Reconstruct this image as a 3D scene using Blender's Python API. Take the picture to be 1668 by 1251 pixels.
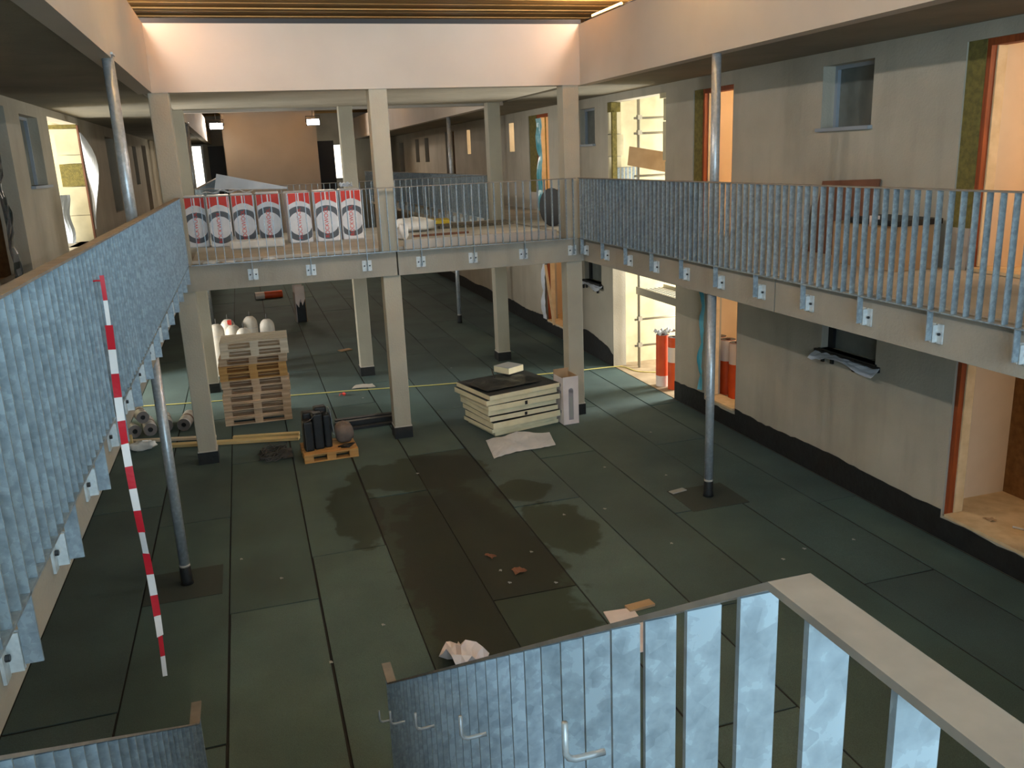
import bpy, math, random
from mathutils import Matrix, Vector
random.seed(7)
for o in list(bpy.data.objects): bpy.data.objects.remove(o)
sc = bpy.context.scene
C = sc.collection
PI = math.pi

def lin(c):
    return tuple((v/255/12.92 if v/255 <= .04045 else ((v/255+.055)/1.055)**2.4) for v in c)

# ------------------------------------------------------------------ camera
CAM_Z = 4.62
cam_d = bpy.data.cameras.new('camera'); cam = bpy.data.objects.new('camera', cam_d); C.objects.link(cam)
w = Vector((0.25197102, -0.29440531, -0.07939675))
Rr = Matrix.Rotation(w.length, 3, w.normalized())
B = Matrix(((1, 0, 0), (0, 0, -1), (0, 1, 0)))
Mw = Rr @ B                                   # world -> camera (x right, y down, z forward)
rot = Mw.transposed() @ Matrix(((1, 0, 0), (0, -1, 0), (0, 0, -1)))
cam.matrix_world = Matrix.Translation((0, 0, CAM_Z)) @ rot.to_4x4()
cam_d.sensor_fit = 'HORIZONTAL'; cam_d.sensor_width = 36; cam_d.lens = 1399.24/1668*36
cam_d.clip_start = .02; cam_d.clip_end = 300
sc.camera = cam

# ------------------------------------------------------------------ world, exposure, daylight through the openings
wd = bpy.data.worlds.new('world'); sc.world = wd; wd.use_nodes = True
bgn = wd.node_tree.nodes['Background']; bgn.inputs[0].default_value = (.75, .86, 1, 1); bgn.inputs[1].default_value = 1.0
sc.view_settings.view_transform = 'Standard'; sc.view_settings.look = 'None'
sc.view_settings.gamma = 1; sc.view_settings.use_curve_mapping = False
sc.view_settings.exposure = 1.35

def area(name, loc, rot, sx, sy, power, col):
    l = bpy.data.lights.new(name, 'AREA'); l.shape = 'RECTANGLE'; l.size = sx; l.size_y = sy; l.energy = power; l.color = col
    o = bpy.data.objects.new(name, l); C.objects.link(o); o.location = loc; o.rotation_euler = rot
    return o
def point(name, loc, power, col, r=.12):
    l = bpy.data.lights.new(name, 'POINT'); l.energy = power; l.color = col; l.shadow_soft_size = r
    o = bpy.data.objects.new(name, l); C.objects.link(o); o.location = loc
    return o
area('daylight_passage_right', (12.2, 15.2, 2.6), (0, PI/2, 0), 4.6, 1.7, 380, (1, .97, .88))
area('daylight_passage_left', (-7.4, 19.1, 3.0), (0, -PI/2, 0), 5.4, 2.9, 440, (1, .97, .9))
area('daylight_window_behind', (1.6, -3.05, 4.9), (PI/2, 0, 0), 6.6, 2.6, 240, (.55, .82, 1))
area('daylight_stairwell_window', (1.6, -3.05, 1.5), (PI/2, 0, 0), 4.0, 1.6, 40, (.6, .8, 1))

# ------------------------------------------------------------------ materials
def mat(name, col, rough=.8, metal=0, col2=None, scale=4, detail=4, bump=0, bscale=60, stretch=None, emit=None, alpha=None, trans=0, lo=.35, hi=.65):
    m = bpy.data.materials.new(name); m.use_nodes = True; nt = m.node_tree; N = nt.nodes; L = nt.links
    b = N['Principled BSDF']; b.inputs['Roughness'].default_value = rough; b.inputs['Metallic'].default_value = metal
    c1 = (*lin(col), 1); b.inputs['Base Color'].default_value = c1
    tc = N.new('ShaderNodeTexCoord'); vec = tc.outputs['Object']
    if stretch:
        mp = N.new('ShaderNodeMapping'); mp.inputs['Scale'].default_value = stretch; L.new(vec, mp.inputs['Vector']); vec = mp.outputs[0]
    if col2:
        n = N.new('ShaderNodeTexNoise'); n.inputs['Scale'].default_value = scale; n.inputs['Detail'].default_value = detail; L.new(vec, n.inputs['Vector'])
        r = N.new('ShaderNodeValToRGB'); r.color_ramp.elements[0].position = lo; r.color_ramp.elements[1].position = hi
        r.color_ramp.elements[0].color = c1; r.color_ramp.elements[1].color = (*lin(col2), 1)
        L.new(n.outputs['Fac'], r.inputs[0]); L.new(r.outputs[0], b.inputs['Base Color'])
    if bump:
        n2 = N.new('ShaderNodeTexNoise'); n2.inputs['Scale'].default_value = bscale; n2.inputs['Detail'].default_value = 3; L.new(vec, n2.inputs['Vector'])
        bp = N.new('ShaderNodeBump'); bp.inputs['Strength'].default_value = bump; bp.inputs['Distance'].default_value = .02
        L.new(n2.outputs['Fac'], bp.inputs['Height']); L.new(bp.outputs[0], b.inputs['Normal'])
    if emit:
        b.inputs['Emission Color'].default_value = (*lin(emit[0]), 1); b.inputs['Emission Strength'].default_value = emit[1]
    if trans: b.inputs['Transmission Weight'].default_value = trans
    if alpha is not None: b.inputs['Alpha'].default_value = alpha
    return m

def concrete(name, a, b_, c_):
    """cast concrete: cloudy tone, dark drips, pin holes"""
    m = mat(name, a, .88, col2=b_, scale=1.1, detail=8, bump=.25, bscale=35, lo=.3, hi=.7)
    nt = m.node_tree; N = nt.nodes; L = nt.links; bs = N['Principled BSDF']
    src = bs.inputs['Base Color'].links[0].from_socket
    tc = N.new('ShaderNodeTexCoord'); mp = N.new('ShaderNodeMapping'); mp.inputs['Scale'].default_value = (2.2, 2.2, .35); L.new(tc.outputs['Object'], mp.inputs[0])
    n = N.new('ShaderNodeTexNoise'); n.inputs['Scale'].default_value = 1.6; n.inputs['Detail'].default_value = 5; L.new(mp.outputs[0], n.inputs[0])
    r = N.new('ShaderNodeValToRGB'); r.color_ramp.elements[0].position = .52; r.color_ramp.elements[1].position = .78
    r.color_ramp.elements[0].color = (0, 0, 0, 1); r.color_ramp.elements[1].color = (.3, .3, .3, 1); L.new(n.outputs['Fac'], r.inputs[0])
    mx = N.new('ShaderNodeMixRGB'); mx.inputs[2].default_value = (*lin(c_), 1); L.new(r.outputs[0], mx.inputs[0]); L.new(src, mx.inputs[1])
    L.new(mx.outputs[0], bs.inputs['Base Color'])
    return m

def galvanised(name, a, b_, rough=.42, metal=.45):
    m = mat(name, a, rough, metal); nt = m.node_tree; N = nt.nodes; L = nt.links; bs = N['Principled BSDF']
    tc = N.new('ShaderNodeTexCoord'); oi = N.new('ShaderNodeObjectInfo')
    mul = N.new('ShaderNodeVectorMath'); mul.operation = 'SCALE'; mul.inputs[0].default_value = (13, 7, 5); L.new(oi.outputs['Random'], mul.inputs['Scale'])
    ad = N.new('ShaderNodeVectorMath'); L.new(tc.outputs['Object'], ad.inputs[0]); L.new(mul.outputs[0], ad.inputs[1])
    v = N.new('ShaderNodeTexVoronoi'); v.inputs['Scale'].default_value = 34; L.new(ad.outputs[0], v.inputs[0])
    n = N.new('ShaderNodeTexNoise'); n.inputs['Scale'].default_value = 7; n.inputs['Detail'].default_value = 5; L.new(ad.outputs[0], n.inputs[0])
    sep = N.new('ShaderNodeSeparateColor'); L.new(v.outputs['Color'], sep.inputs[0])
    n.inputs['Scale'].default_value = 26; n.inputs['Detail'].default_value = 7
    n3 = N.new('ShaderNodeTexNoise'); n3.inputs['Scale'].default_value = 5; n3.inputs['Detail'].default_value = 3; L.new(ad.outputs[0], n3.inputs[0])
    a1 = N.new('ShaderNodeMath'); a1.operation = 'MULTIPLY_ADD'; L.new(sep.outputs[0], a1.inputs[0]); a1.inputs[1].default_value = .22; L.new(n.outputs['Fac'], a1.inputs[2])
    mm = N.new('ShaderNodeMath'); mm.operation = 'MULTIPLY_ADD'; L.new(n3.outputs['Fac'], mm.inputs[0]); mm.inputs[1].default_value = .6; L.new(a1.outputs[0], mm.inputs[2])
    r = N.new('ShaderNodeValToRGB'); r.color_ramp.elements[0].position = .62; r.color_ramp.elements[1].position = .99
    r.color_ramp.elements[0].color = (*lin(a), 1); r.color_ramp.elements[1].color = (*lin(b_), 1)
    e = r.color_ramp.elements.new(1.0); e.color = (*[min(1, c*1.12) for c in lin(b_)], 1)
    L.new(mm.outputs[0], r.inputs[0]); L.new(r.outputs[0], bs.inputs['Base Color'])
    return m

def membrane():
    """green mineral bitumen sheet; per-sheet tint from the object colour, wet patches with their own outline"""
    m = bpy.data.materials.new('green_membrane'); m.use_nodes = True; nt = m.node_tree; N = nt.nodes; L = nt.links; bs = N['Principled BSDF']
    geo = N.new('ShaderNodeNewGeometry'); oi = N.new('ShaderNodeObjectInfo')
    n = N.new('ShaderNodeTexNoise'); n.inputs['Scale'].default_value = .9; n.inputs['Detail'].default_value = 9; L.new(geo.outputs['Position'], n.inputs[0])
    r = N.new('ShaderNodeValToRGB'); r.color_ramp.elements[0].position = .3; r.color_ramp.elements[1].position = .72
    r.color_ramp.elements[0].color = (.78, .78, .78, 1); r.color_ramp.elements[1].color = (1.2, 1.2, 1.2, 1); L.new(n.outputs['Fac'], r.inputs[0])
    g = N.new('ShaderNodeTexNoise'); g.inputs['Scale'].default_value = 160; g.inputs['Detail'].default_value = 2; L.new(geo.outputs['Position'], g.inputs[0])
    r2 = N.new('ShaderNodeValToRGB'); r2.color_ramp.elements[0].position = .3; r2.color_ramp.elements[1].position = .7
    r2.color_ramp.elements[0].color = (.7, .7, .7, 1); r2.color_ramp.elements[1].color = (1.3, 1.3, 1.3, 1); L.new(g.outputs['Fac'], r2.inputs[0])
    m1 = N.new('ShaderNodeMixRGB'); m1.blend_type = 'MULTIPLY'; m1.inputs[0].default_value = 1; L.new(oi.outputs['Color'], m1.inputs[1]); L.new(r.outputs[0], m1.inputs[2])
    m2 = N.new('ShaderNodeMixRGB'); m2.blend_type = 'MULTIPLY'; m2.inputs[0].default_value = 1; L.new(m1.outputs[0], m2.inputs[1]); L.new(r2.outputs[0], m2.inputs[2])
    # wet patches
    nz = N.new('ShaderNodeTexNoise'); nz.inputs['Scale'].default_value = 2.6; nz.inputs['Detail'].default_value = 6; L.new(geo.outputs['Position'], nz.inputs[0])
    prev = None
    for (cx, cy, rx, ry) in ((1.02, 11.1, .36, 1.2), (1.5, 12.3, .5, .55), (2.2, 12.2, 1.0, .75), (3.35, 10.95, .42, .42), (3.45, 9.6, .45, .85), (2.2, 9.0, .95, 2.6)):
        s = N.new('ShaderNodeVectorMath'); s.operation = 'SUBTRACT'; L.new(geo.outputs['Position'], s.inputs[0]); s.inputs[1].default_value = (cx, cy, 0)
        k = N.new('ShaderNodeVectorMath'); k.operation = 'MULTIPLY'; L.new(s.outputs[0], k.inputs[0]); k.inputs[1].default_value = (1/rx, 1/ry, 0)
        ln = N.new('ShaderNodeVectorMath'); ln.operation = 'LENGTH'; L.new(k.outputs[0], ln.inputs[0])
        if prev is None: prev = ln.outputs['Value']
        else:
            mn = N.new('ShaderNodeMath'); mn.operation = 'MINIMUM'; L.new(prev, mn.inputs[0]); L.new(ln.outputs['Value'], mn.inputs[1]); prev = mn.outputs[0]
    ad = N.new('ShaderNodeMath'); ad.operation = 'ADD'; L.new(prev, ad.inputs[0]); L.new(nz.outputs['Fac'], ad.inputs[1])
    mr = N.new('ShaderNodeMapRange'); mr.inputs['From Min'].default_value = 1.52; mr.inputs['From Max'].default_value = 1.42; L.new(ad.outputs[0], mr.inputs['Value'])
    wet = N.new('ShaderNodeMixRGB'); wet.blend_type = 'MULTIPLY'; wet.inputs[2].default_value = (.32, .36, .25, 1)
    L.new(mr.outputs[0], wet.inputs[0]); L.new(m2.outputs[0], wet.inputs[1]); L.new(wet.outputs[0], bs.inputs['Base Color'])
    ro = N.new('ShaderNodeMapRange'); ro.inputs['To Min'].default_value = .85; ro.inputs['To Max'].default_value = .76; L.new(mr.outputs[0], ro.inputs['Value']); L.new(ro.outputs[0], bs.inputs['Roughness'])
    bp = N.new('ShaderNodeBump'); bp.inputs['Strength'].default_value = .35; bp.inputs['Distance'].default_value = .01; L.new(g.outputs['Fac'], bp.inputs['Height']); L.new(bp.outputs[0], bs.inputs['Normal'])
    return m

M = dict(
    conc=concrete('concrete_wall', (182, 175, 158), (164, 157, 141), (130, 124, 112)),
    conc_up=concrete('concrete_smooth', (176, 168, 150), (160, 152, 134), (132, 124, 108)),
    slab=concrete('concrete_slab', (160, 155, 142), (142, 138, 127), (112, 109, 100)),
    col=concrete('concrete_column', (176, 170, 152), (160, 154, 138), (134, 128, 114)),
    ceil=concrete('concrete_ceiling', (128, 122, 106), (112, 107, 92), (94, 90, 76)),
    screed=mat('pale_screed', (194, 188, 176), .9, col2=(176, 169, 156), scale=2, bump=.2),
    paint=mat('white_plaster', (184, 176, 165), .8, col2=(177, 168, 156), scale=.8),
    galv=galvanised('galvanised_steel', (118, 131, 139), (142, 156, 164), .42, .3),
    galv_tube=galvanised('galvanised_tube', (158, 163, 166), (172, 178, 181), .36, .4),
    rail=mat('dusty_rail_top', (134, 128, 119), .8, .1, col2=(118, 112, 104), scale=9),
    plate=mat('zinc_plate', (206, 212, 212), .5, .25, col2=(184, 192, 194), scale=30),
    bolt=mat('bolt_steel', (60, 62, 64), .45, .6),
    membrane=membrane(),
    gap=mat('bitumen_seam', (20, 21, 18), .9),
    bitumen=mat('black_bitumen', (24, 27, 27), .68, col2=(14, 16, 16), scale=5, bump=.4, bscale=14),
    roofwood=mat('roof_timber', (222, 178, 108), .7, col2=(198, 150, 84), scale=2.2, stretch=(.25, 6, 6), detail=6),
    dark=mat('dark_steel', (26, 27, 29), .6),
    frame=mat('orange_timber_frame', (158, 74, 28), .6, col2=(128, 56, 20), scale=4, stretch=(8, 8, .6)),
    olive=mat('mineral_insulation', (124, 112, 56), .95, col2=(100, 92, 46), scale=18, bump=.5),
    cream=mat('cream_block', (206, 196, 162), .9, col2=(188, 178, 146), scale=3),
    room=mat('room_plaster', (222, 200, 170), .85, col2=(210, 188, 158), scale=1.2),
    osb=mat('brown_board', (150, 106, 58), .8, col2=(128, 88, 46), scale=12),
    sill=mat('pale_timber_sill', (224, 198, 156), .75, col2=(206, 178, 134), scale=6),
    winpanel=mat('grey_window_board', (112, 118, 112), .6, col2=(92, 98, 94), scale=3),
    winframe=mat('window_frame_grey', (146, 154, 162), .6),
    black=mat('black_rubber', (12, 13, 13), .55, col2=(26, 27, 27), scale=7),
    blackfoil=mat('black_foil', (34, 38, 38), .5, col2=(46, 50, 50), scale=2.5, bump=.3, bscale=6),
    pallet=mat('weathered_pallet_wood', (200, 172, 142), .85, col2=(172, 144, 114), scale=3, stretch=(.6, 6, 6)),
    palletnew=mat('fresh_pallet_wood', (196, 150, 88), .8, col2=(176, 128, 70), scale=3, stretch=(.6, 6, 6)),
    palletpale=mat('pale_pallet_wood', (226, 208, 182), .8, col2=(206, 186, 158), scale=3, stretch=(.6, 6, 6)),
    lumber=mat('sawn_lumber', (214, 188, 132), .8, col2=(194, 164, 108), scale=3, stretch=(.5, 6, 6)),
    pir=mat('insulation_foam', (232, 222, 186), .85, col2=(222, 210, 172), scale=6),
    greytop=mat('grey_facing', (150, 152, 148), .7),
    card=mat('cardboard', (178, 148, 112), .85, col2=(160, 130, 96), scale=3),
    whitecard=mat('white_carton', (226, 216, 212), .75, col2=(214, 202, 198), scale=4),
    printgrey=mat('printed_grey', (150, 146, 150), .7),
    plasticw=mat('white_plastic_sheet', (208, 212, 218), .45, col2=(190, 196, 204), scale=3),
    plastict=mat('clear_plastic_sheet', (200, 206, 208), .3, alpha=.75),
    cyan=mat('blue_film', (60, 150, 168), .3, col2=(120, 190, 200), scale=8, stretch=(1, 1, .2)),
    blackfilm=mat('black_film', (14, 18, 18), .22, col2=(40, 56, 58), scale=9, stretch=(1, 1, .3)),
    red=mat('red_print', (212, 58, 44), .6), grey=mat('dark_grey_print', (88, 92, 98), .6), packw=mat('pack_wrap', (226, 224, 224), .42, col2=(214, 212, 214), scale=5),
    tapered=mat('tape_red', (196, 22, 40), .5), tapew=mat('tape_white', (236, 232, 228), .5),
    gas=mat('gas_bottle_paint', (214, 208, 196), .5, col2=(196, 188, 174), scale=5),
    orange=mat('orange_roll_wrap', (226, 92, 36), .5, col2=(206, 76, 28), scale=3), rollw=mat('roll_white_wrap', (238, 222, 208), .6),
    foil=mat('foil_roll', (210, 208, 206), .5, .1, col2=(180, 174, 172), scale=6),
    foilend=mat('foil_roll_end', (112, 108, 106), .8),
    yellow=mat('yellow_cable', (228, 214, 126), .5), yellowins=mat('yellow_insulation', (206, 178, 62), .95, col2=(184, 156, 46), scale=8, bump=.5),
    bag=mat('white_bag', (230, 228, 222), .6, col2=(212, 208, 200), scale=4),
    sack=mat('brown_sack', (118, 104, 94), .8, col2=(100, 88, 80), scale=5),
    junk=mat('grey_strapping', (78, 76, 72), .7, col2=(58, 57, 54), scale=8),
    rubble=mat('speckled_gravel', (120, 108, 88), .95, col2=(82, 74, 60), scale=30, bump=.6),
    scaff=mat('scaffold_tube', (168, 164, 150), .45, .5),
    deck=mat('scaffold_deck', (206, 206, 198), .55, .3),
    rust=mat('red_brown_panel', (122, 80, 58), .75, col2=(104, 66, 46), scale=3),
    lampbody=mat('lamp_housing', (30, 30, 32), .5),
    lampglass=mat('lamp_glass', (255, 250, 240), .3, emit=((255, 248, 255), 38)),
    warmtube=mat('warm_tube', (255, 200, 120), .4, emit=((255, 170, 80), 10)),
    brightpane=mat('daylit_window', (255, 250, 235), .5, emit=((255, 246, 226), 1.3)),
    bin=mat('dirt_floor', (176, 156, 126), .95, col2=(150, 130, 102), scale=3),
)

# ------------------------------------------------------------------ mesh helpers
class MB:
    def __init__(s): s.v = []; s.f = []
    def add(s, vs, fs):
        o = len(s.v); s.v += [tuple(p) for p in vs]; s.f += [tuple(i+o for i in f) for f in fs]; return s
    def box(s, x0, x1, y0, y1, z0, z1, T=None):
        vs = [Vector((x, y, z)) for z in (z0, z1) for y in (y0, y1) for x in (x0, x1)]
        if T is not None: vs = [T @ p for p in vs]
        return s.add(vs, [(0, 2, 3, 1), (4, 5, 7, 6), (0, 1, 5, 4), (1, 3, 7, 5), (3, 2, 6, 7), (2, 0, 4, 6)])
    def tube(s, path, r, n=8, cap=True):
        path = [Vector(p) for p in path]; rr = r if isinstance(r, (list, tuple)) else [r]*len(path); rings = []
        up = None
        for i, p in enumerate(path):
            d = (path[min(i+1, len(path)-1)]-path[max(i-1, 0)]).normalized()
            if up is None: up = Vector((0, 0, 1)) if abs(d.z) < .9 else Vector((1, 0, 0))
            a = d.cross(up).normalized(); b = a.cross(d).normalized(); up = b
            rings.append([p+(a*math.cos(2*PI*k/n)+b*math.sin(2*PI*k/n))*rr[i] for k in range(n)])
        vs = [q for rg in rings for q in rg]; fs = []
        for i in range(len(rings)-1):
            for k in range(n): fs.append((i*n+k, i*n+(k+1) % n, (i+1)*n+(k+1) % n, (i+1)*n+k))
        if cap: fs += [tuple(range(n))[::-1], tuple(range((len(rings)-1)*n, len(rings)*n))]
        return s.add(vs, fs)
    def lathe(s, prof, n=20, c=(0, 0, 0)):
        vs = [(c[0]+r*math.cos(2*PI*k/n), c[1]+r*math.sin(2*PI*k/n), c[2]+z) for r, z in prof for k in range(n)]; fs = []
        for i in range(len(prof)-1):
            for k in range(n): fs.append((i*n+k, i*n+(k+1) % n, (i+1)*n+(k+1) % n, (i+1)*n+k))
        fs += [tuple(range(n))[::-1], tuple(range((len(prof)-1)*n, len(prof)*n))]
        return s.add(vs, fs)
    def prism(s, poly, h0, h1, fn):
        """poly of 2-D points swept from h0 to h1; fn(a,b,h) -> 3-D"""
        n = len(poly); vs = [fn(a, b, h0) for a, b in poly]+[fn(a, b, h1) for a, b in poly]
        fs = [tuple(range(n))[::-1], tuple(range(n, 2*n))]+[(k, (k+1) % n, n+(k+1) % n, n+k) for k in range(n)]
        return s.add(vs, fs)
    def grid(s, nx, ny, fn):
        vs = [fn(i/nx, j/ny) for j in range(ny+1) for i in range(nx+1)]
        return s.add(vs, [(j*(nx+1)+i, j*(nx+1)+i+1, (j+1)*(nx+1)+i+1, (j+1)*(nx+1)+i) for j in range(ny) for i in range(nx)])
    def mesh(s, name, m, smooth=False):
        me = bpy.data.meshes.new(name); me.from_pydata(s.v, [], s.f); me.materials.append(M[m])
        if smooth:
            for p in me.polygons: p.use_smooth = True
        me.update(); return me
    def build(s, name, m, parent=None, smooth=False, loc=(0, 0, 0), rz=0):
        return put(name, s.mesh(name, m, smooth), parent, loc, rz)

def put(name, me, parent=None, loc=(0, 0, 0), rz=0, rot=None):
    o = bpy.data.objects.new(name, me); C.objects.link(o); o.parent = parent; o.location = loc
    o.rotation_euler = rot if rot else (0, 0, rz); return o
def tag(o, label, cat, group=None):
    o['label'] = label; o['category'] = cat
    if group: o['group'] = group
    return o
def thing(name, label, cat, loc=(0, 0, 0), rz=0, group=None, rot=None):
    o = put(name, None, None, loc, rz, rot); o.empty_display_size = .1; return tag(o, label, cat, group)
def struct(o): o['kind'] = 'structure'; return o
def sroot(name, loc=(0, 0, 0)): o = put(name, None, None, loc); o.empty_display_size = .1; return struct(o)
def bevel(o, wdt=.01, seg=2):
    md = o.modifiers.new('bevel', 'BEVEL'); md.width = wdt; md.segments = seg; md.limit_method = 'ANGLE'; return o
def solid(o, t=.003):
    md = o.modifiers.new('solid', 'SOLIDIFY'); md.thickness = t; return o
def BX(x0, x1, y0, y1, z0, z1): return MB().box(x0, x1, y0, y1, z0, z1)

# ------------------------------------------------------------------ dimensions
XL, XR = -3.1, 7.5                 # corridor walls
EL, ER = -.98, 5.58                # walkway slab edges
YB0, YB1 = 14.0, 19.1              # bridge
ZS0, ZS1 = 2.80, 3.18              # walkway slab
ZC = 5.75                          # ceiling underside
ZF0, ZF1 = 5.70, 6.64              # fascia
YN, YE = -3.3, 46.0

# ------------------------------------------------------------------ floor: membrane sheets on a dark base
fl = BX(-9, 12.4, YN, YE, -.3, -.012).build('floor', 'gap'); struct(fl)
strips = [(-3.08, -2.48, 6.2), (-2.48, -1.55, 7.4), (-1.55, -.62, 6.6), (-.62, .33, 8.83), (.33, 1.24, 9.9), (1.24, 2.10, 11.5), (2.10, 3.06, 8.07), (3.06, 4.03, 10.4), (4.03, 4.96, 12.1), (4.96, 5.95, 9.4), (5.95, 6.87, 6.95), (6.87, 7.48, 9.0)]
def sheet(x0, x1, y0, y1, tint, zt=0.):
    j = lambda: random.uniform(-.006, .006)
    mb = MB(); g = .011
    vs = [(x0+g+j(), y0+g+j(), -.012), (x1-g+j(), y0+g+j(), -.012), (x1-g+j(), y1-g+j(), -.012), (x0+g+j(), y1-g+j(), -.012)]
    zz = zt+random.uniform(-.003, .002)
    mb.add(vs+[(a, b, zz) for a, b, _ in vs], [(4, 5, 6, 7), (0, 1, 5, 4), (1, 2, 6, 5), (2, 3, 7, 6), (3, 0, 4, 7)])
    o = mb.build('membrane_sheet', 'membrane', fl); o.color = (*tint, 1); return o
for i, (x0, x1, ys) in enumerate(strips):
    y = ys-10
    while y < YE:
        y0, y1 = max(y, YN+.05), min(y+5, YE-.05)
        if y1 > y0+.2:
            k = random.uniform(.86, 1.12); t = [.058*k, .098*k*random.uniform(.96, 1.04), .090*k]
            if (i == 5 and y0 < 11 and y1 > 8) or (i == 6 and 7 < y0 < 9): t = [.024, .040, .028]
            sheet(x0, x1, y0, y1, t)
        y += 5
for (px, py) in ((5.63, 9.75), (-1.12, 9.75)):
    for dx in (0,): 
        mb = MB().box(px-.42, px+.42, py-.4, py+.36, -.004, .006); o = mb.build('membrane_patch', 'membrane', fl); o.color = (.032, .044, .036, 1)

# ------------------------------------------------------------------ walls with openings
def wall_x(name, x0, x1, y0, y1, z0, z1, ops, m):
    ys = sorted({y0, y1, *[a for o in ops for a in o[:2]]}); zs = sorted({z0, z1, *[a for o in ops for a in o[2:4]]})
    filled = lambda j, k: 0 <= j < len(ys)-1 and 0 <= k < len(zs)-1 and not any(o[0] <= ys[j] and ys[j+1] <= o[1] and o[2] <= zs[k] and zs[k+1] <= o[3] for o in ops)
    mb = MB()
    for j in range(len(ys)-1):
        for k in range(len(zs)-1):
            if not filled(j, k): continue
            a, b, c, d = ys[j], ys[j+1], zs[k], zs[k+1]
            mb.add([(x0, a, c), (x0, b, c), (x0, b, d), (x0, a, d)], [(0, 3, 2, 1)]); mb.add([(x1, a, c), (x1, b, c), (x1, b, d), (x1, a, d)], [(0, 1, 2, 3)])
            if not filled(j-1, k): mb.add([(x0, a, c), (x1, a, c), (x1, a, d), (x0, a, d)], [(0, 1, 2, 3)])
            if not filled(j+1, k): mb.add([(x0, b, c), (x1, b, c), (x1, b, d), (x0, b, d)], [(3, 2, 1, 0)])
            if not filled(j, k-1): mb.add([(x0, a, c), (x1, a, c), (x1, b, c), (x0, b, c)], [(3, 2, 1, 0)])
            if not filled(j, k+1): mb.add([(x0, a, d), (x1, a, d), (x1, b, d), (x0, b, d)], [(0, 1, 2, 3)])
    return struct(mb.build(name, m))
OPS_R = [(6.3, 7.8, 3.2, 5.58), (9.22, 10.2, 4.8, 5.58), (12.4, 13.66, 3.2, 5.55), (14.67, 17.3, 3.2, 5.6), (18.0, 18.85, 4.79, 5.55),
         (21.0, 22.55, 3.2, 5.6), (23.85, 24.3, 4.72, 5.5), (28.7, 29.15, 4.72, 5.5), (31.0, 32.4, 3.2, 5.55), (35.4, 36.2, 4.5, 5.45), (37.4, 38.2, 4.5, 5.45), (41, 42.2, 3.2, 5.4),
         (6.3, 7.55, .3, 2.25), (8.85, 9.95, 1.85, 2.75), (12.12, 13.12, .32, 2.62), (14.25, 17.12, -.2, 2.85), (17.75, 18.75, 1.75, 2.6), (20.2, 21.5, .3, 2.6)]
wr = wall_x('wall_right', XR, XR+.3, YN, YE, -.2, ZC, OPS_R, 'conc')
OPS_L = [(12.6, 14.5, 3.2, 5.6), (15.4, 16.7, 4.46, 5.55), (17.55, 20.75, -.2, 2.85), (17.55, 20.75, 3.2, 5.62), (24.6, 26.2, 3.6, 5.5), (30.5, 31.6, 4.2, 5.4), (33.5, 35, 3.2, 5.5)]
wl = wall_x('wall_left', XL-.3, XL, YN, YE, -.2, ZC, OPS_L, 'conc_up')
# wall behind the viewer with the two windows that let the blue daylight in
mb = MB()
for b in ((XL, XR, YN-.3, YN, -.2, .6), (XL, XR, YN-.3, YN, 2.4, 3.5), (XL, XR, YN-.3, YN, 6.3, 7.4), (XL, -1.8, YN-.3, YN, .6, 6.3), (5.0, XR, YN-.3, YN, .6, 6.3)): mb.box(*b)
struct(mb.build('wall_back', 'conc_up'))
# far end: a peach core wall with recesses each side
struct(BX(-.42, 3.5, 40, 40.4, 0, 7.2).build('wall_end_core', 'paint'))
mb = MB().box(XL, XR, YE-.3, YE, 0, 7.4); struct(mb.build('wall_end', 'conc'))
o = struct(BX(-1.2, -.5, 44.0, 44.2, 3.2, 5.6).build('door_end', 'dark')); o2 = struct(BX(3.5, 4.3, 41.0, 41.2, 3.2, 5.6).build('door_end_right', 'dark'))  # dark panels stand in for the shade inside the two end recesses
for k, (a, b, y) in enumerate(((-2.3, -1.25, 36.5), (4.45, 5.1, 43.5))):
    r = sroot('window_%d' % (20+k), (a, y, 3.9)); BX(0, b-a, .04, .06, 0, 1.55).build('pane', 'brightpane', r)
    MB().box(-.06, 0, 0, .1, -.06, 1.6).box(b-a, b-a+.06, 0, .1, -.06, 1.6).box(0, b-a, 0, .1, 1.55, 1.6).box(0, b-a, 0, .1, -.06, 0).build('window_frame', 'winframe', r)

# black bitumen upstand along the walls (irregular top edge)
def upstand(name, x, side, spans, hfun):
    r = sroot(name, (x, 0, 0))
    for a, b in spans:
        n = max(2, int((b-a)/.11)); mb = MB(); t = .014*side
        for i in range(n+1):
            y = a+(b-a)*i/n; h = hfun(y)+random.uniform(-.012, .012)
            mb.v += [(-.001*side, y, 0), (-t, y, 0), (-t, y, h), (-.001*side, y, h)]
        for i in range(n):
            p, q = 4*i, 4*i+4
            mb.f += [(p+1, q+1, q+2, p+2), (p+2, q+2, q+3, p+3), (p, p+3, q+3, q)]
        mb.f += [(0, 1, 2, 3), (4*n+3, 4*n+2, 4*n+1, 4*n)]
        mb.build('bitumen_band', 'bitumen', r)
    return r
upstand('baseboard_right', XR, 1, [(2, 6.28), (7.57, 12.1), (13.14, 14.24), (17.13, 20.18), (21.52, 40)], lambda y: .37+.02*math.sin(y*2.1) + (.16*max(0, 1-abs(y-18.6)/1.6)) - (.12*max(0, 1-abs(y-17.13)/.35)))
upstand('baseboard_right_doors', XR, 1, [(6.28, 7.57), (12.1, 13.14), (20.18, 21.52)], lambda y: .27)
upstand('baseboard_left', XL, -1, [(2, 17.5), (20.8, 40)], lambda y: .36)

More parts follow.
